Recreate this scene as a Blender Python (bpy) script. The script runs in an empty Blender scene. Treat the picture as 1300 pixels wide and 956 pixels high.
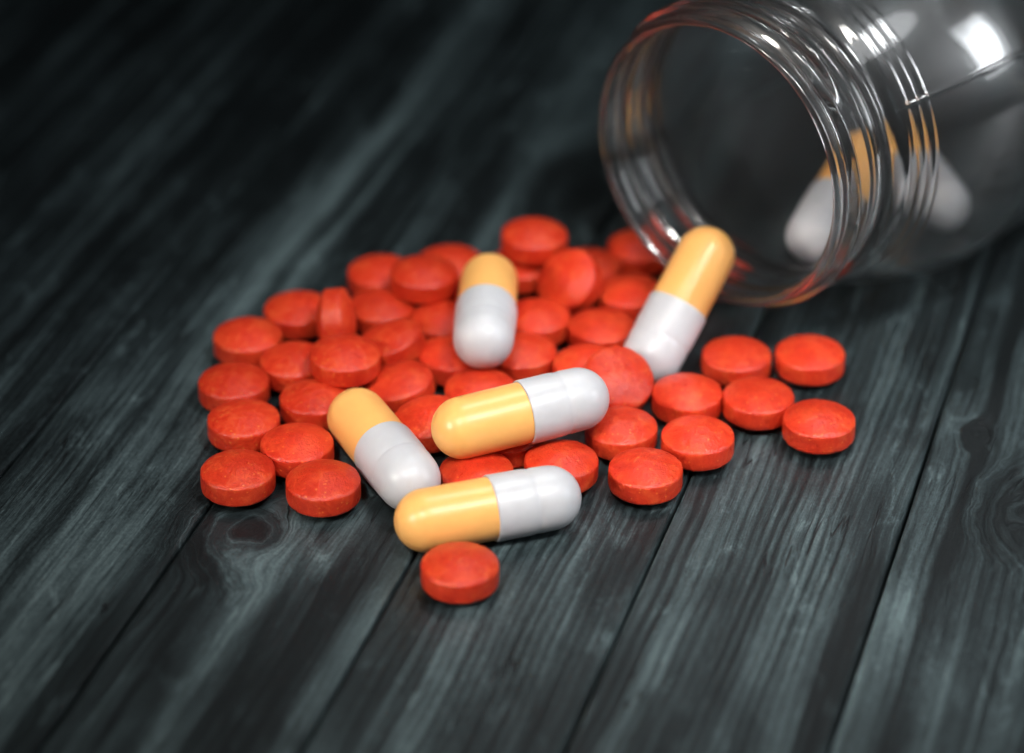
import bpy, bmesh, math, random
from mathutils import Vector, Matrix, noise

# ------------------------------------------------------------------ camera, world, lamps, exposure
S = 0.001                                     # builders below work in millimetres
sc = bpy.context.scene
col = sc.collection
R = math.radians
PITCH = R(31.0); DIST = 333.0
cam_d = bpy.data.cameras.new('camera'); cam = bpy.data.objects.new('camera', cam_d); col.objects.link(cam)
cam.location = (0, -DIST * math.cos(PITCH) * S, DIST * math.sin(PITCH) * S)
cam.rotation_euler = (R(90) - PITCH, 0, 0)
cam_d.sensor_width = 36; cam_d.lens = 100.0; cam_d.shift_y = -45 / 1300
cam_d.clip_start = 0.01; cam_d.clip_end = 20
cam_d.dof.use_dof = True; cam_d.dof.focus_distance = 0.3035; cam_d.dof.aperture_fstop = 11.5
sc.camera = cam

world = bpy.data.worlds.new('World'); sc.world = world; world.use_nodes = True
wb = world.node_tree.nodes['Background']
wb.inputs['Color'].default_value = (0.55, 0.62, 0.70, 1); wb.inputs['Strength'].default_value = 0.008

def aim(o, target):
    d = Vector(target) * S - o.location
    o.rotation_euler = d.to_track_quat('-Z', 'Y').to_euler()

def spot(name, loc, target, power, size_deg, blend, radius, color):
    l = bpy.data.lights.new(name, 'SPOT'); l.energy = power; l.spot_size = R(size_deg); l.spot_blend = blend
    l.shadow_soft_size = radius * S; l.color = color
    o = bpy.data.objects.new(name, l); col.objects.link(o); o.location = Vector(loc) * S; aim(o, target); return o

def area(name, loc, target, power, sx, sy, color, spread=180):
    l = bpy.data.lights.new(name, 'AREA'); l.shape = 'RECTANGLE'; l.size = sx * S; l.size_y = sy * S
    l.energy = power; l.color = color; l.spread = R(spread)
    o = bpy.data.objects.new(name, l); col.objects.link(o); o.location = Vector(loc) * S; aim(o, target); return o

area('front_softbox', (-60, -310, 400), (28, -42, 0), 0.032, 140, 110, (1.0, 0.975, 0.94), 14)
spot('left_lamp', (-380, -290, 250), (18, -40, 0), 7.3, 17.6, 1.0, 40, (1.0, 0.95, 0.88))
area('right_softbox', (215, -180, 430), (54, 0, 26), 0.080, 200, 180, (0.95, 0.975, 1.0), 18)
area('window_strip', (450, -125, 235), (62, 10, 34), 0.085, 80, 320, (0.92, 0.96, 1.0), 32)
spot('back_lamp', (60, 170, 500), (24, -34, 0), 3.4, 14.5, 1.0, 36, (0.95, 0.98, 1.0))

sc.view_settings.view_transform = 'Standard'; sc.view_settings.look = 'None'
sc.view_settings.exposure = 0.0; sc.view_settings.gamma = 1.0
sc.render.engine = 'CYCLES'
sc.cycles.use_denoising = True
sc.cycles.max_bounces = 14; sc.cycles.transmission_bounces = 14; sc.cycles.glossy_bounces = 10
sc.cycles.transparent_max_bounces = 16; sc.cycles.diffuse_bounces = 4
sc.cycles.caustics_refractive = True; sc.cycles.caustics_reflective = False; sc.cycles.blur_glossy = 0.6
sc.cycles.sample_clamp_indirect = 6.0

# ------------------------------------------------------------------ node helpers
def new_mat(name):
    m = bpy.data.materials.new(name); m.use_nodes = True
    nt = m.node_tree; b = nt.nodes['Principled BSDF']
    return m, nt, b
class G:
    """small wrapper that writes node graphs as expressions"""
    def __init__(s, nt): s.nt = nt
    def n(s, t, **kw):
        x = s.nt.nodes.new(t)
        for k, v in kw.items(): setattr(x, k, v)
        return x
    def put(s, inp, v):
        if isinstance(v, bpy.types.NodeSocket): s.nt.links.new(v, inp)
        else: inp.default_value = v
    def m(s, op, a, b=0.0, c=None):
        x = s.n('ShaderNodeMath', operation=op); s.put(x.inputs[0], a); s.put(x.inputs[1], b)
        if c is not None: s.put(x.inputs[2], c)
        return x.outputs[0]
    def mix(s, f, a, b):                      # float mix
        return s.m('ADD', a, s.m('MULTIPLY', f, s.m('SUBTRACT', b, a)))
    def step(s, v, lo, hi):                   # smoothstep
        x = s.n('ShaderNodeMapRange', interpolation_type='SMOOTHSTEP')
        s.put(x.inputs[0], v); s.put(x.inputs[1], lo); s.put(x.inputs[2], hi); return x.outputs[0]
    def xyz(s, x, y, z):
        c = s.n('ShaderNodeCombineXYZ'); s.put(c.inputs[0], x); s.put(c.inputs[1], y); s.put(c.inputs[2], z); return c.outputs[0]
    def noise(s, v, scale=1.0, detail=3.0, rough=0.5, dist=0.0):
        x = s.n('ShaderNodeTexNoise'); s.put(x.inputs['Vector'], v); x.inputs['Scale'].default_value = scale
        x.inputs['Detail'].default_value = detail; x.inputs['Roughness'].default_value = rough; x.inputs['Distortion'].default_value = dist
        return x.outputs['Fac']
    def ramp(s, f, stops):
        x = s.n('ShaderNodeValToRGB'); el = x.color_ramp.elements
        while len(el) < len(stops): el.new(0.5)
        for e, (p, c) in zip(el, stops): e.position = p; e.color = (*c, 1)
        s.put(x.inputs[0], f); return x.outputs[0]
    def cmix(s, f, a, b):
        x = s.n('ShaderNodeMix', data_type='RGBA'); s.put(x.inputs['Factor'], f)
        s.put(x.inputs[6], a if isinstance(a, bpy.types.NodeSocket) else (*a, 1))
        s.put(x.inputs[7], b if isinstance(b, bpy.types.NodeSocket) else (*b, 1)); return x.outputs[2]

# ------------------------------------------------------------------ wood: weathered slate-stained boards
AZ = R(17.0)
PITCH_V = 23.85; SEAM0 = 2.85
KNOTS = [  # along, across, radius (mm), stretch
    (-45.0, -15.0, 3.2, 1.2), (-17.5, 62.4, 2.3, 1.7), (38.0, -2.0, 3.2, 1.7), (-4.0, 55.2, 1.0, 1.5)]
def wood_material():
    m, nt, b = new_mat('slate_stained_wood'); g = G(nt)
    geo = g.n('ShaderNodeNewGeometry')
    sep = g.n('ShaderNodeSeparateXYZ'); nt.links.new(geo.outputs['Position'], sep.inputs[0])
    X = g.m('MULTIPLY', sep.outputs[0], 1000.0); Y = g.m('MULTIPLY', sep.outputs[1], 1000.0)
    sa, ca = math.sin(AZ), math.cos(AZ)
    u = g.m('ADD', g.m('MULTIPLY', X, sa), g.m('MULTIPLY', Y, ca))
    v = g.m('SUBTRACT', g.m('MULTIPLY', X, ca), g.m('MULTIPLY', Y, sa))
    at = g.n('ShaderNodeAttribute', attribute_type='OBJECT', attribute_name='seed'); seed = at.outputs['Fac']
    tt = g.n('ShaderNodeAttribute', attribute_type='OBJECT', attribute_name='tone'); tone0 = tt.outputs['Fac']
    gr = g.n('ShaderNodeAttribute', attribute_type='OBJECT', attribute_name='grain'); grain = gr.outputs['Fac']
    # slow wander of the grain
    wob = g.noise(g.xyz(g.m('MULTIPLY', u, 0.022), g.m('MULTIPLY', v, 0.05), seed), 1.0, 2.0, 0.45)
    vf = g.m('ADD', v, g.m('MULTIPLY', g.m('SUBTRACT', wob, 0.5), 4.0)); uf = u
    jit = g.noise(g.xyz(g.m('MULTIPLY', u, 0.25), g.m('MULTIPLY', v, 0.4), seed), 1.0, 3.0)
    knotm = 0.0; heart = 0.0
    for ku, kv, kr, st in KNOTS:
        du = g.m('SUBTRACT', u, ku); dv = g.m('SUBTRACT', v, kv)
        r = g.m('SQRT', g.m('ADD', g.m('POWER', g.m('DIVIDE', du, st), 2.0), g.m('POWER', dv, 2.0)))
        r = g.m('ADD', r, g.m('MULTIPLY', g.m('SUBTRACT', jit, 0.5), 2.6))
        w = g.m('SUBTRACT', 1.0, g.step(r, kr * 0.5, kr * 3.0))
        vf = g.mix(w, vf, g.m('ADD', g.m('MULTIPLY', r, 1.15), kv))
        uf = g.mix(g.m('MULTIPLY', w, 0.9), uf, ku)
        knotm = g.m('MAXIMUM', w, knotm)
        heart = g.m('MAXIMUM', g.m('SUBTRACT', 1.0, g.step(r, 0.0, kr * 0.55)), heart)
    streak = g.noise(g.xyz(g.m('MULTIPLY', uf, 0.0075), g.m('MULTIPLY', vf, 0.24), seed), 1.0, 4.0, 0.55)
    fine = g.noise(g.xyz(g.m('MULTIPLY', uf, 0.022), g.m('MULTIPLY', vf, 2.2), seed), 1.0, 3.0, 0.6)
    pore = g.noise(g.xyz(g.m('MULTIPLY', uf, 0.45), g.m('MULTIPLY', vf, 7.0), seed), 1.0, 2.0, 0.65)
    lines = g.m('MULTIPLY_ADD', g.m('SINE', g.m('ADD', g.m('MULTIPLY', vf, 5.6), g.m('MULTIPLY', streak, 4.5))), 0.5, 0.5)
    worn = g.noise(g.xyz(g.m('MULTIPLY', u, 0.032), g.m('MULTIPLY', v, 0.10), g.m('ADD', seed, 4.3)), 1.0, 4.0, 0.6, 0.5)
    speck = g.noise(g.xyz(u, v, seed), 2.6, 3.0, 0.7)
    t = g.m('MULTIPLY', g.m('SUBTRACT', streak, 0.5), 1.7)
    t = g.m('ADD', t, g.m('MULTIPLY', g.m('SUBTRACT', fine, 0.5), 0.60))
    t = g.m('ADD', t, g.m('MULTIPLY', g.m('SUBTRACT', pore, 0.5), 0.55))
    t = g.m('ADD', t, g.m('MULTIPLY', g.m('SUBTRACT', lines, 0.5), g.m('MULTIPLY', grain, 0.15)))
    t = g.m('ADD', t, g.m('MULTIPLY', g.m('SUBTRACT', worn, 0.5), 1.0))
    t = g.m('ADD', t, g.m('MULTIPLY', g.m('SUBTRACT', speck, 0.5), 0.50))
    rub = g.noise(g.xyz(g.m('MULTIPLY', u, 0.11), g.m('MULTIPLY', v, 0.26), g.m('ADD', seed, 1.7)), 1.0, 5.0, 0.68, 1.2)
    rub = g.step(rub, 0.54, 0.68)
    t = g.m('ADD', t, g.m('MULTIPLY', rub, g.m('MULTIPLY', pore, 0.42)))
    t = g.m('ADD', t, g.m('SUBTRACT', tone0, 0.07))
    t = g.m('ADD', t, g.m('MULTIPLY', g.m('SUBTRACT', g.noise(g.xyz(g.m('MULTIPLY', uf, 0.02), g.m('MULTIPLY', vf, 1.1), seed), 1.0, 3.0), 0.5), g.m('MULTIPLY', knotm, 0.85)))
    t = g.m('SUBTRACT', t, g.m('MULTIPLY', knotm, 0.15))
    t = g.m('SUBTRACT', t, g.m('MULTIPLY', heart, 0.16))
    # checks: thin dark splits along the grain
    cr = g.noise(g.xyz(g.m('MULTIPLY', uf, 0.028), g.m('MULTIPLY', vf, 0.42), g.m('ADD', seed, 9.1)), 1.0, 2.0, 0.4)
    crack = g.m('SUBTRACT', 1.0, g.step(g.m('ABSOLUTE', g.m('SUBTRACT', cr, 0.55)), 0.002, 0.012))
    gate = g.step(g.noise(g.xyz(g.m('MULTIPLY', u, 0.05), g.m('MULTIPLY', v, 0.1), seed), 1.0, 2.0), 0.5, 0.6)
    crack = g.m('MULTIPLY', crack, gate)
    c = g.ramp(t, [(0.10, (0.0036, 0.0056, 0.0062)), (0.36, (0.0145, 0.0215, 0.0232)), (0.60, (0.042, 0.060, 0.0635)), (0.95, (0.108, 0.148, 0.153))])
    c = g.cmix(g.m('MULTIPLY', crack, 0.85), c, (0.003, 0.0035, 0.004))
    nt.links.new(c, b.inputs['Base Color'])
    rg = g.m('ADD', 0.36, g.m('MULTIPLY', speck, 0.20)); nt.links.new(rg, b.inputs['Roughness'])
    b.inputs['Specular IOR Level'].default_value = 0.42
    h = g.m('ADD', g.m('MULTIPLY', fine, 0.7), g.m('MULTIPLY', pore, 0.45)); h = g.m('SUBTRACT', h, g.m('MULTIPLY', crack, 1.2))
    h = g.m('ADD', h, g.m('MULTIPLY', speck, 0.25)); h = g.m('ADD', h, g.m('MULTIPLY', lines, g.m('MULTIPLY', grain, 0.3)))
    bp = g.n('ShaderNodeBump'); bp.inputs['Strength'].default_value = 0.55; bp.inputs['Distance'].default_value = 0.00016
    nt.links.new(h, bp.inputs['Height']); nt.links.new(bp.outputs[0], b.inputs['Normal'])
    return m
WOOD = wood_material()
mb, nt_, bb = new_mat('dark_backing'); bb.inputs['Base Color'].default_value = (0.008, 0.008, 0.009, 1); bb.inputs['Roughness'].default_value = 0.9
gg = G(nt_); bb_n = gg.noise(gg.n('ShaderNodeTexCoord').outputs['Object'], 900.0, 3.0)
nt_.links.new(gg.ramp(bb_n, [(0.3, (0.004, 0.004, 0.005)), (0.7, (0.012, 0.013, 0.014))]), bb.inputs['Base Color'])

def link_mesh(name, verts, faces, mat, parent=None, smooth=True):
    me = bpy.data.meshes.new(name); me.from_pydata([Vector(v) * S for v in verts], [], faces)
    me.materials.append(mat)
    if smooth: me.polygons.foreach_set('use_smooth', [True] * len(me.polygons))
    me.update()
    o = bpy.data.objects.new(name, me); col.objects.link(o); o.parent = parent
    return o

def plank_mesh(w, L, th, ch):
    # cross-section with eased top edges, subdivided along the length
    prof = [(-w / 2, -th), (-w / 2, -ch * 1.2), (-w / 2 + ch * .35, -ch * .35), (-w / 2 + ch * 1.3, 0), (w / 2 - ch * 1.3, 0), (w / 2 - ch * .35, -ch * .35), (w / 2, -ch * 1.2), (w / 2, -th)]
    n = len(prof); vs = []; fs = []
    for y in (-L / 2, L / 2): vs += [(x, y, z) for x, z in prof]
    for i in range(n): j = (i + 1) % n; fs.append((i, j, n + j, n + i))
    fs.append(tuple(reversed(range(n)))); fs.append(tuple(range(n, 2 * n)))
    return vs, fs
table = bpy.data.objects.new('tabletop', None); col.objects.link(table); table['kind'] = 'structure'
table.rotation_euler = (0, 0, -AZ)
pv, pf = plank_mesh(PITCH_V - 0.34, 640, 9, 0.34)
rng = random.Random(7)
proto = None
TONE = {-1: 0.50, 0: 0.38, 1: 0.43, 2: 0.46, 3: 0.42, -2: 0.32, -3: 0.29, -4: 0.28, -5: 0.28, 4: 0.40}  # far-left boards made darker, painting the light's falloff into their colour
GRAIN = {2: 1.15, 1: 1.0, 0: 0.4, -1: 0.5, 3: 0.8}
for k in range(-13, 14):
    if proto is None: o = proto = link_mesh('plank', pv, pf, WOOD, table, False)
    else: o = proto.copy(); col.objects.link(o); o.parent = table
    o.location = ((SEAM0 + PITCH_V * (k - 0.5)) * S, 10 * S, -0.02 * S * rng.random())
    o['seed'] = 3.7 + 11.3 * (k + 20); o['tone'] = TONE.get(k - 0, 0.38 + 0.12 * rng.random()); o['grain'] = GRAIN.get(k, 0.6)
W2 = 13.6 * PITCH_V
bk = link_mesh('backing_board', [(x, y, z) for z in (-16, -9.3) for x, y in ((-W2, -318), (W2, -318), (W2, 338), (-W2, 338))],
               [(3, 2, 1, 0), (4, 5, 6, 7), (0, 1, 5, 4), (1, 2, 6, 5), (2, 3, 7, 6), (3, 0, 4, 7)], mb, table, False)

# ------------------------------------------------------------------ materials of the pills
def tablet_material():
    m, nt, b = new_mat('red_tablet_coating'); g = G(nt)
    tc = g.n('ShaderNodeTexCoord').outputs['Object']
    oi = g.n('ShaderNodeObjectInfo').outputs['Random']
    off = g.n('ShaderNodeVectorMath', operation='ADD'); nt.links.new(tc, off.inputs[0])
    nt.links.new(g.xyz(oi, g.m('MULTIPLY', oi, 0.7), 0.0), off.inputs[1]); p = off.outputs[0]
    big = g.noise(p, 420.0, 4.0, 0.6); mid = g.noise(p, 1500.0, 4.0, 0.65); sm = g.noise(p, 4200.0, 2.0, 0.6)
    c = g.ramp(g.m('ADD', g.m('MULTIPLY', big, 0.55), g.m('MULTIPLY', mid, 0.45)), [(0.34, (0.48, 0.021, 0.009)), (0.50, (0.58, 0.036, 0.012)), (0.66, (0.67, 0.074, 0.022))])
    spk = g.n('ShaderNodeTexVoronoi'); nt.links.new(p, spk.inputs['Vector']); spk.inputs['Scale'].default_value = 2100.0
    dot = g.m('SUBTRACT', 1.0, g.step(spk.outputs['Distance'], 0.12, 0.34))
    pick = g.n('ShaderNodeSeparateColor'); nt.links.new(spk.outputs['Color'], pick.inputs[0])
    dot = g.m('MULTIPLY', dot, g.step(pick.outputs[0], 0.70, 0.8))
    c = g.cmix(g.m('MULTIPLY', dot, 0.75), c, (0.74, 0.17, 0.035))
    tint = g.m('MULTIPLY', g.m('SUBTRACT', oi, 0.5), 0.25)
    hs = g.n('ShaderNodeHueSaturation'); nt.links.new(c, hs.inputs['Color']); nt.links.new(g.m('ADD', 1.0, tint), hs.inputs['Value'])
    nt.links.new(hs.outputs[0], b.inputs['Base Color'])
    nt.links.new(g.m('ADD', 0.20, g.m('MULTIPLY', mid, 0.22)), b.inputs['Roughness'])
    b.inputs['Specular IOR Level'].default_value = 0.36
    h = g.m('ADD', g.m('MULTIPLY', mid, 0.9), g.m('MULTIPLY', sm, 0.35)); h = g.m('ADD', h, g.m('MULTIPLY', big, 0.8))
    bp = g.n('ShaderNodeBump'); bp.inputs['Strength'].default_value = 0.65; bp.inputs['Distance'].default_value = 0.00022
    nt.links.new(h, bp.inputs['Height']); nt.links.new(bp.outputs[0], b.inputs['Normal'])
    return m
def shell_material(name, c0, c1, rough):
    m, nt, b = new_mat(name); g = G(nt)
    tc = g.n('ShaderNodeTexCoord').outputs['Object']
    n1 = g.noise(tc, 260.0, 3.0); n2 = g.noise(tc, 1100.0, 3.0, 0.6)
    nt.links.new(g.ramp(g.m('ADD', g.m('MULTIPLY', n1, .6), g.m('MULTIPLY', n2, .4)), [(0.35, c0), (0.65, c1)]), b.inputs['Base Color'])
    nt.links.new(g.m('ADD', rough, g.m('MULTIPLY', n2, 0.12)), b.inputs['Roughness'])
    b.inputs['Subsurface Weight'].default_value = 0.12; b.inputs['Subsurface Radius'].default_value = (1, .7, .5); b.inputs['Subsurface Scale'].default_value = 0.0006
    bp = g.n('ShaderNodeBump'); bp.inputs['Strength'].default_value = 0.07; bp.inputs['Distance'].default_value = 0.0002
    nt.links.new(g.m('ADD', n1, g.m('MULTIPLY', n2, 0.25)), bp.inputs['Height']); nt.links.new(bp.outputs[0], b.inputs['Normal'])
    return m
TAB = tablet_material()
YEL = shell_material('yellow_gelatin', (0.86, 0.43, 0.125), (0.89, 0.455, 0.135), 0.27)
WHT = shell_material('white_gelatin', (0.50, 0.495, 0.51), (0.53, 0.525, 0.54), 0.27)

# ------------------------------------------------------------------ bottle: lathe of clear plastic lying on its side
BA = R(42.0)
AX = Vector((math.sin(BA), math.cos(BA), 0)); EX = Vector((math.cos(BA), -math.sin(BA), 0)); KZ = Vector((0, 0, 1))
MOUTH = Vector((22.63, -1.67, 24.0))
def sm(x, a, b):
    t = min(1, max(0, (x - a) / (b - a))); return t * t * (3 - 2 * t)
def hump(x, c, w):
    t = abs(x - c) / w
    return 0.0 if t >= 1 else (1 - t * t) ** 1.3
SEAM = R(27)
def shoulder(s):                              # quick rise out of the neck, slow roll into the body
    t = min(1.0, max(0.0, (s - 9.8) / 18.5)); return (1 - (1 - t) ** 1.4) * sm(s, 9.0, 11.6)
def thread(s, ph, w):                         # screw thread: one and a half turns
    t = 0.0
    for turn in (0, 1, 2):
        a = ph + 2 * math.pi * turn; a0, a1 = R(33), R(33 + 480)
        if a0 <= a <= a1:
            f = sm(a, a0, a0 + R(28)) * (1 - sm(a, a1 - R(28), a1))
            t += f * hump(s, 4.7 - 2.25 * (a - a0) / (2 * math.pi), w)
    return t
def r_out(s, ph):
    if s < 0.45: base = 16.75 + 0.5 * math.sqrt(max(0, 1 - ((0.45 - s) / 0.45) ** 2))
    else: base = 17.25
    base += 0.25 * sm(s, 6.5, 10) + 0.55 * sm(s, 9.6, 11.4)
    base += (24.0 - 18.05) * shoulder(s)
    base += 1.15 * hump(s, 8.0, 1.35)
    for q in (12.0, 13.2, 14.4): base += 0.05 * hump(s, q, 0.42)
    base += 1.15 * thread(s, ph, 0.95)
    if s > 9.5:
        for q in (SEAM, SEAM + math.pi):
            d = (ph - q + math.pi) % (2 * math.pi) - math.pi
            base += 0.13 * sm(s, 10, 13) * math.exp(-(d * 24 / 0.28) ** 2)
    # heel and base
    if s > 71: base -= 5.0 * (1 - math.sqrt(max(0, 1 - ((s - 71) / 5.0) ** 2)))
    # slight unevenness of the blown wall
    wv = 0.10 * sm(s, 16, 30) * noise.noise(Vector((math.cos(ph) * 1.6, math.sin(ph) * 1.6, s * 0.05)))
    return base + wv
def r_in(s, ph):
    base = 16.25 + 0.3 * (1 - sm(s, 0, 0.5)) + 0.2 * sm(s, 6, 12)
    base += (23.0 - 16.45) * shoulder(s - 0.5)
    base += 0.8 * hump(s, 8.0, 1.5) + 0.6 * thread(s, ph, 1.1)
    if s > 70.2: base -= 4.2 * (1 - math.sqrt(max(0, 1 - ((s - 70.2) / 4.6) ** 2)))
    base += 0.14 * sm(s, 16, 30) * noise.noise(Vector((math.cos(ph) * 1.3 + 5, math.sin(ph) * 1.3, s * 0.045)))
    return base
def ring_list():
    a = [i / 224 * 2 * math.pi for i in range(224)]
    for q in (SEAM, SEAM + math.pi):
        a = [x for x in a if abs((x - q + math.pi) % (2 * math.pi) - math.pi) > 0.035] + [q + k * 0.006 for k in range(-5, 6)]
    return sorted(a)
PH = ring_list(); NP = len(PH)
def frange(a, b, st):
    n = max(1, round((b - a) / st)); return [a + (b - a) * i / n for i in range(n + 1)]
def rows(cuts, outer):
    out = []
    for (a, b, st) in cuts: out += frange(a, b, st)[(1 if out else 0):]
    return out
def surf(fn, s, ph): r = fn(s, ph); return Vector((r * math.cos(ph), r * math.sin(ph), s))
def surf_n(fn, s, ph, sign):
    h = 0.02
    ds = surf(fn, s + h, ph) - surf(fn, max(0.0, s - h), ph); dp = surf(fn, s, ph + 0.002) - surf(fn, s, ph - 0.002)
    n = dp.cross(ds); n.normalize(); return n * sign
PL, mp_nt, pb = new_mat('clear_plastic'); g = G(mp_nt)
pb.inputs['Base Color'].default_value = (0.985, 0.99, 0.99, 1); pb.inputs['Transmission Weight'].default_value = 1.0
pb.inputs['IOR'].default_value = 1.47
pb.inputs['Coat Weight'].default_value = 0.78; pb.inputs['Coat Roughness'].default_value = 0.33   # handled, faintly scuffed skin
tc = g.n('ShaderNodeTexCoord').outputs['Object']
n1 = g.noise(tc, 140.0, 3.0, 0.5); n2 = g.noise(tc, 2600.0, 3.0, 0.7)
mp_nt.links.new(g.m('MULTIPLY', g.step(n2, 0.5, 0.85), 0.10), pb.inputs['Roughness'])
bp = g.n('ShaderNodeBump'); bp.inputs['Strength'].default_value = 0.05; bp.inputs['Distance'].default_value = 0.0005
mp_nt.links.new(n1, bp.inputs['Height']); mp_nt.links.new(bp.outputs[0], pb.inputs['Normal'])

bottle = bpy.data.objects.new('plastic_bottle', None); col.objects.link(bottle)
bottle.matrix_world = Matrix(((EX.x, KZ.x, AX.x, MOUTH.x * S), (EX.y, KZ.y, AX.y, MOUTH.y * S), (EX.z, KZ.z, AX.z, MOUTH.z * S), (0, 0, 0, 1)))
bottle['label'] = 'clear plastic screw-neck bottle lying open on its side at the upper right'
bottle['category'] = 'bottle'
def bottle_part(name, out_rows, in_rows, lip=False, base=False):
    vs = []; ns = []; fs = []
    def add_grid(fn, rs, sign):
        start = len(vs)
        for s in rs:
            for ph in PH: vs.append(surf(fn, s, ph)); ns.append(surf_n(fn, s, ph, sign))
        for i in range(len(rs) - 1):
            for j in range(NP):
                k = (j + 1) % NP; q = (start + i * NP + j, start + i * NP + k, start + (i + 1) * NP + k, start + (i + 1) * NP + j)
                fs.append(q if sign > 0 else q[::-1])
        return start, start + (len(rs) - 1) * NP
    o0, o1 = add_grid(r_out, out_rows, 1); i0, i1 = add_grid(r_in, in_rows, -1)
    if lip:
        for j in range(NP): k = (j + 1) % NP; fs.append((i0 + j, i0 + k, o0 + k, o0 + j))
        for idx in range(NP):
            ns[o0 + idx] = (ns[o0 + idx] + Vector((0, 0, -1.2))).normalized(); ns[i0 + idx] = (ns[i0 + idx] + Vector((0, 0, -1.2))).normalized()
    if base:
        for ring, s, sg, dish in ((o1, out_rows[-1], 1, -1.4), (i1, in_rows[-1], -1, -1.2)):
            prev = ring; R0 = [vs[ring + j].xy.copy() for j in range(NP)]
            for f in (0.9, 0.75, 0.5, 0.25, 0.06):
                st = len(vs); z = s + dish * sm(1 - f, 0.0, 0.45)
                for j in range(NP): vs.append(Vector((R0[j].x * f, R0[j].y * f, z))); ns.append(Vector((0, 0, sg)))
                for j in range(NP):
                    k = (j + 1) % NP; q = (prev + j, prev + k, st + k, st + j); fs.append(q if sg > 0 else q[::-1])
                prev = st
            q = tuple(range(prev, prev + NP)); fs.append(q if sg > 0 else q[::-1])
    o = link_mesh(name, vs, fs, PL, bottle)
    o.data.normals_split_custom_set_from_vertices([tuple(n) for n in ns])
    return o
bottle_part('neck', frange(0, .45, .09) + frange(.45, 6.8, .14)[1:], frange(0, .5, .125) + frange(.5, 6.8, .14)[1:], lip=True)
bottle_part('collar_ring', frange(6.8, 9.3, .12), frange(6.8, 9.3, .14))
bottle_part('shoulder', frange(9.3, 16.4, .14) + frange(16.4, 28, .5)[1:], frange(9.3, 28, .5))
bottle_part('body', frange(28, 71, 1.5) + [72, 73, 74, 74.8, 75.4, 75.8, 75.97], frange(28, 70.2, 1.5) + [71.2, 72.2, 73.2, 74, 74.5], base=True)

# ------------------------------------------------------------------ capsules: yellow body slid into a white cap
def lathe_x(prof, n=64):
    vs = []; fs = []; rings = []
    for x, r in prof:
        if r < 1e-6: rings.append((len(vs), 1)); vs.append((x, 0, 0))
        else:
            rings.append((len(vs), n)); vs += [(x, r * math.cos(2 * math.pi * k / n), r * math.sin(2 * math.pi * k / n)) for k in range(n)]
    for (a, na), (b, nb) in zip(rings, rings[1:]):
        for k in range(n):
            j = (k + 1) % n
            if na == 1: fs.append((a, b + j, b + k))
            elif nb == 1: fs.append((a + k, a + j, b))
            else: fs.append((a + k, a + j, b + j, b + k))
    return vs, fs
def dome(x_c, r, sgn, n=14, flat=1.0):
    return [(x_c + sgn * r * flat * math.sin(math.pi / 2 * i / n), r * math.cos(math.pi / 2 * i / n) if i < n else 0.0) for i in range(n + 1)]
body_prof = list(reversed(dome(6.75, 3.36, 1))) + [(3.0, 3.37), (0.2, 3.37), (-3.5, 3.36), (-3.6, 3.2)]
body_prof = [(x, r) for x, r in body_prof][::-1]
cap_prof = dome(-6.65, 3.44, -1)[::-1]
cap_prof += [(-6.0, 3.46), (-5.4, 3.49), (-5.1, 3.48), (-4.9, 3.445), (-4.75, 3.43), (-4.6, 3.445), (-4.4, 3.49), (-4.0, 3.53), (-3.4, 3.55), (-1.5, 3.55), (-0.45, 3.56), (-0.28, 3.54), (-0.22, 3.49), (-0.22, 3.385), (-0.6, 3.38)]
bm_body = lathe_x([(x, r) for x, r in body_prof]); bm_cap = lathe_x(cap_prof)
def fix_normals(me):
    bm = bmesh.new(); bm.from_mesh(me); bmesh.ops.recalc_face_normals(bm, faces=bm.faces); bm.to_mesh(me); bm.free()
def frame(axis, roll=0.0):
    x = Vector(axis).normalized(); y = KZ.cross(x).normalized(); z = x.cross(y)
    return Matrix((x, y, z)).transposed() @ Matrix.Rotation(roll, 3, 'X')
def place(o, p, M3):
    m = M3.to_4x4(); m.translation = Vector(p) * S; o.matrix_world = m
CAPS = [
    ((-2.93, -4.75, 7.0), (0.042, 0.999, -0.028), 'yellow and white capsule pointing away, lying on the tablets at the back of the heap'),
    ((-13.92, -28.35, 3.50), (-0.443, 0.896, 0.002), 'slanting capsule left of the others, its white end touching the frontmost capsule'),
    ((0.95, -27.3, 7.35), (-0.925, -0.378, -0.03), 'middle capsule lying across the tablets, white end against an upturned tablet'),
    ((-2.47, -39.98, 3.57), (-0.953, -0.304, -0.001), 'frontmost capsule lying on the wood behind a lone tablet'),
    ((19.11, -4.57, 7.50), (0.467, 0.636, 0.614), 'capsule leaning with its yellow end on the rim of the bottle mouth'),
    ((39.2, 16.5, 10.15), (0.474, 0.804, 0.340), 'capsule inside the bottle, seen through the mouth, nearest the neck'),
    ((49.7, 30.4, 6.0), (-0.364, 0.924, 0.098), 'capsule deeper inside the bottle, its white end showing through the shoulder'),
]
first = None
for i, (p, ax, lab) in enumerate(CAPS):
    e = bpy.data.objects.new('capsule', None); col.objects.link(e)
    place(e, p, frame(ax, 0.7 * i))
    e['label'] = lab; e['category'] = 'capsule'; e['group'] = 'yellow and white capsules'
    if first is None:
        bo = link_mesh('body', *bm_body, YEL, e); ca = link_mesh('cap', *bm_cap, WHT, e); fix_normals(bo.data); fix_normals(ca.data); first = (bo, ca)
    else:
        for q in first: c = q.copy(); col.objects.link(c); c.parent = e

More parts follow.
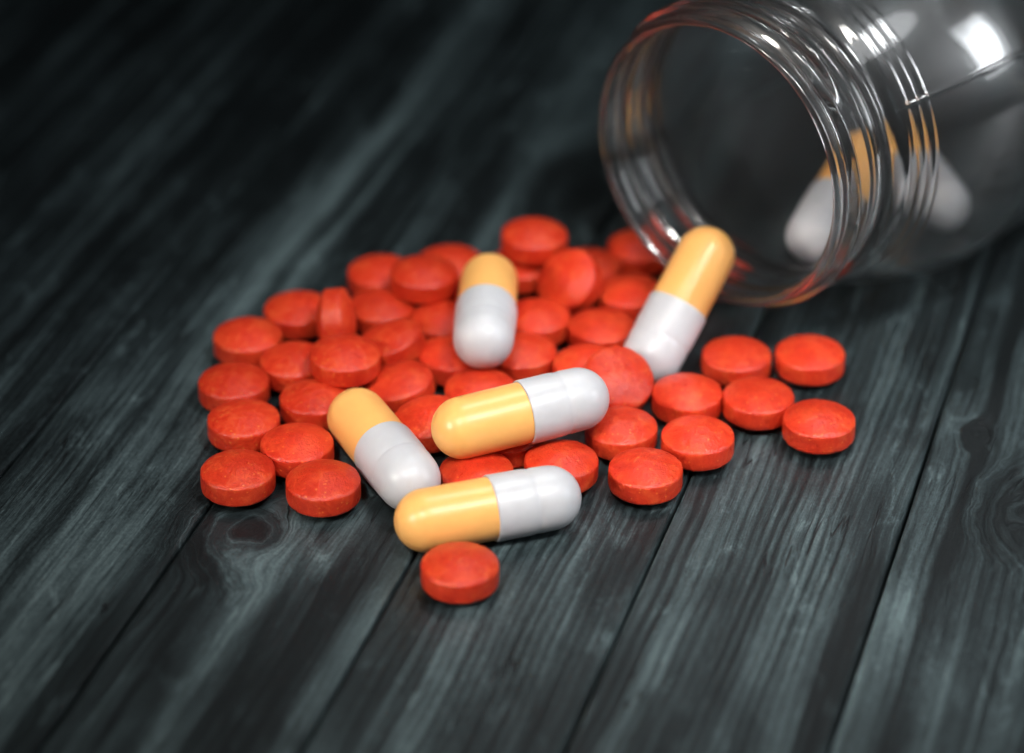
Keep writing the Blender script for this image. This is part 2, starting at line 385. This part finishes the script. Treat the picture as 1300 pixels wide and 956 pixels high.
# ------------------------------------------------------------------ tablets: biconvex discs with a straight band
def tablet_mesh(seed):
    rr = random.Random(seed); n = 72
    Rt, HB, DM = 4.0, 1.08, 1.15; RS = (Rt * Rt + DM * DM) / (2 * DM)
    prof = [(0.0, HB + DM)]
    for r in (0.5, 1.0, 1.5, 2.0, 2.5, 3.0, 3.35, 3.6, 3.75): prof.append((r, HB + DM - RS + math.sqrt(RS * RS - r * r)))
    prof += [(3.84, HB + 0.075), (3.92, HB - 0.005), (3.975, HB - 0.11), (4.0, HB - 0.26), (4.0, 0.5), (4.0, 0.0)]
    full = prof + [(r, -z) for r, z in prof[-2::-1]]
    vs = []; fs = []; rings = []
    chips = [(rr.uniform(0, 6.28), rr.choice((1, -1)) * HB, rr.uniform(0.10, 0.24), rr.uniform(0.05, 0.13)) for _ in range(7)]
    so = Vector((seed * 7.1, seed * 3.3, 0))
    for r, z in full:
        if r == 0: rings.append((len(vs), 1)); vs.append((0, 0, z)); continue
        rings.append((len(vs), n))
        for k in range(n):
            a = 2 * math.pi * k / n; p = Vector((r * math.cos(a), r * math.sin(a), z))
            d = 0.035 * noise.noise(p * 1.1 + so) + 0.03 * noise.noise(p * 2.6 + so)
            for ca, cz, cr, cd in chips:
                q = Vector((3.95 * math.cos(ca), 3.95 * math.sin(ca), cz)); l = (p - q).length
                if l < cr * 1.8: d -= cd * (1 - l / (cr * 1.8))
            nrm = Vector((p.x, p.y, 0)).normalized() if abs(z) < 0.95 else Vector((p.x * .1, p.y * .1, math.copysign(1, z))).normalized()
            if abs(abs(z) - HB) < 0.12 and r > 3.8: nrm = (Vector((p.x, p.y, 0)).normalized() + Vector((0, 0, math.copysign(1, z)))).normalized()
            p += nrm * min(d, 0.03); vs.append(tuple(p))
    for (a, na), (b, nb) in zip(rings, rings[1:]):
        for k in range(n):
            j = (k + 1) % n
            if na == 1: fs.append((a, b + k, b + j))
            elif nb == 1: fs.append((a + j, a + k, b))
            else: fs.append((a + k, b + k, b + j, a + j))
    return vs, fs
F_ = (0, 0, 1)
TABLETS = [
    ((-29.31, -31.54, 1.85), F_, 'front left corner tablet of the heap, beside the ring-shaped knot in the wood'),
    ((-20.08, -33.52, 1.85), F_, 'tablet at the front left, directly left of the slanting capsule'),
    ((-23.33, -26.24, 1.85), F_, 'tablet just behind the two frontmost tablets on the left, near the slanting capsule'),
    ((-29.52, -21.28, 1.85), F_, 'left edge tablet right behind the front left corner one'),
    ((-31.25, -13.47, 1.85), F_, 'leftmost tablet of the whole heap'),
    ((-30.48, -3.41, 1.85), F_, 'left edge tablet behind the leftmost one, farthest back on that edge'),
    ((-25.10, 2.76, 1.85), F_, 'flat tablet at the back left, touching the tablet that stands on edge'),
    ((-20.20, -2.87, 4.12), (0.985, -0.06, 0.10), 'tablet standing on its edge in the left half of the heap'),
    ((-24.71, -8.93, 1.85), (0.006, 0.001, 1), 'tablet partly hidden on the left behind the raised tablet'),
    ((-18.74, -12.02, 4.58), (0.031, -0.02, 0.998), 'raised tablet lying on top of others in front of the edge-standing one'),
    ((-21.88, -16.90, 1.84), (0.017, 0.026, 1), 'tablet half covered by the raised one, behind the slanting capsule tip'),
    ((-13.81, -5.78, 2.80), (-0.30, 0.027, 0.95), 'tilted tablet behind and right of the raised tablet on the left'),
    ((-15.37, 3.26, 1.85), (0.019, 0.016, 1), 'shaded tablet right of the edge-standing one, below the back left pair'),
    ((-15.72, 11.53, 1.85), F_, 'left tablet of the back left pair, at the heap border'),
    ((-10.37, 6.32, 4.60), (0.03, 0.0, 0.998), 'right tablet of the back left pair, lying on top of its neighbours'),
    ((-7.46, 13.97, 1.85), F_, 'tablet mostly hidden behind the back left pair'),
    ((-7.91, 0.45, 1.85), F_, 'tablet immediately left of the back capsule'),
    ((-6.84, -7.45, 1.85), F_, 'tablet under the white end of the back capsule, on its left'),
    ((-12.64, -13.69, 2.05), (-0.201, -0.027, 0.979), 'tilted tablet just behind the yellow end of the slanting capsule'),
    ((-3.56, -14.72, 1.85), F_, 'tablet directly behind the yellow half of the middle capsule'),
    ((-9.11, -21.20, 2.02), (-0.126, -0.067, 0.99), 'tilted tablet between the slanting capsule and the middle capsule'),
    ((-3.81, -31.48, 1.85), (-0.005, 0.018, 1), 'tablet squeezed between the middle capsule and the frontmost capsule'),
    ((-0.43, -24.26, 1.85), F_, 'tablet almost wholly hidden under the middle capsule'),
    ((5.30, -29.72, 1.95), (0, 0.015, 1), 'tablet behind the white end of the frontmost capsule'),
    ((11.94, -22.83, 1.85), F_, 'tablet in front of the upturned one, right of the middle capsule'),
    ((14.29, -31.24, 1.85), F_, 'foremost tablet right of the capsules'),
    ((20.23, -24.73, 1.85), F_, 'tablet behind and right of the foremost one right of the capsules'),
    ((19.53, -15.84, 1.85), F_, 'tablet in front of the white end of the leaning capsule'),
    ((27.42, -16.64, 1.85), F_, 'middle tablet of the loose group on the right, among four others'),
    ((33.75, -21.45, 1.85), F_, 'rightmost tablet, nearest the viewer of the right group'),
    ((25.60, -7.72, 1.85), F_, 'left tablet of the rear pair below the bottle mouth'),
    ((34.01, -7.38, 1.85), F_, 'right tablet of the rear pair below the bottle mouth'),
    ((11.72, -14.82, 3.60), (0.22, -0.50, 0.838), 'upturned tablet facing the viewer, behind the white end of the middle capsule'),
    ((8.58, -9.58, 1.86), F_, 'tablet half hidden behind the upturned one'),
    ((10.48, -1.31, 1.85), F_, 'tablet left of the white half of the leaning capsule'),
    ((2.88, 0.92, 1.85), F_, 'shaded tablet touching the right side of the back capsule'),
    ((6.89, 7.34, 3.55), (-0.523, -0.468, 0.713), 'steeply tilted tablet at the back right of the back capsule'),
    ((9.11, 13.13, 1.85), F_, 'tablet hidden behind the steeply tilted one'),
    ((2.68, 14.01, 5.52), (0.03, -0.013, 0.999), 'farthest back tablet, lying on top of another'),
    ((1.19, 13.49, 1.85), F_, 'tablet underneath the farthest back one'),
    ((15.56, 17.79, 1.85), F_, 'tablet seen partly through the left of the bottle rim'),
    ((13.97, 6.83, 1.85), F_, 'tablet behind the yellow half of the leaning capsule, outside the rim'),
    ((1.14, -6.94, 1.85), F_, 'tablet under the white end of the back capsule, on its right'),
    ((-5.30, -48.88, 1.85), F_, 'lone tablet in front of the frontmost capsule, nearest the viewer'),
    ((24.27, 11.91, 1.85), F_, 'tablet under the bottle neck, glimpsed right of the leaning capsule'),
    ((-3.54, 7.06, 1.85), F_, 'tablet hidden beneath the yellow end of the back capsule'),
]
meshes = []
for k in range(6):
    o = link_mesh('tablet', *tablet_mesh(k + 1), TAB); fix_normals(o.data); meshes.append(o.data); bpy.data.objects.remove(o)
rng = random.Random(21)
for i, (p, nrm, lab) in enumerate(TABLETS):
    o = bpy.data.objects.new('tablet', meshes[i % 6]); col.objects.link(o)
    z = Vector(nrm).normalized(); x = Vector((0, 1, 0)).cross(z).normalized(); y = z.cross(x)
    M = Matrix((x, y, z)).transposed() @ Matrix.Rotation(rng.uniform(0, 6.28), 3, 'Z')
    dz = 0.35 if p[2] < 2.3 else 0.65          # stacked ones ride on thicker neighbours
    place(o, (p[0], p[1] - 1.5 * dz, p[2] + dz), M)
    o['label'] = lab; o['category'] = 'tablet'; o['group'] = 'red tablets in the spilled heap'
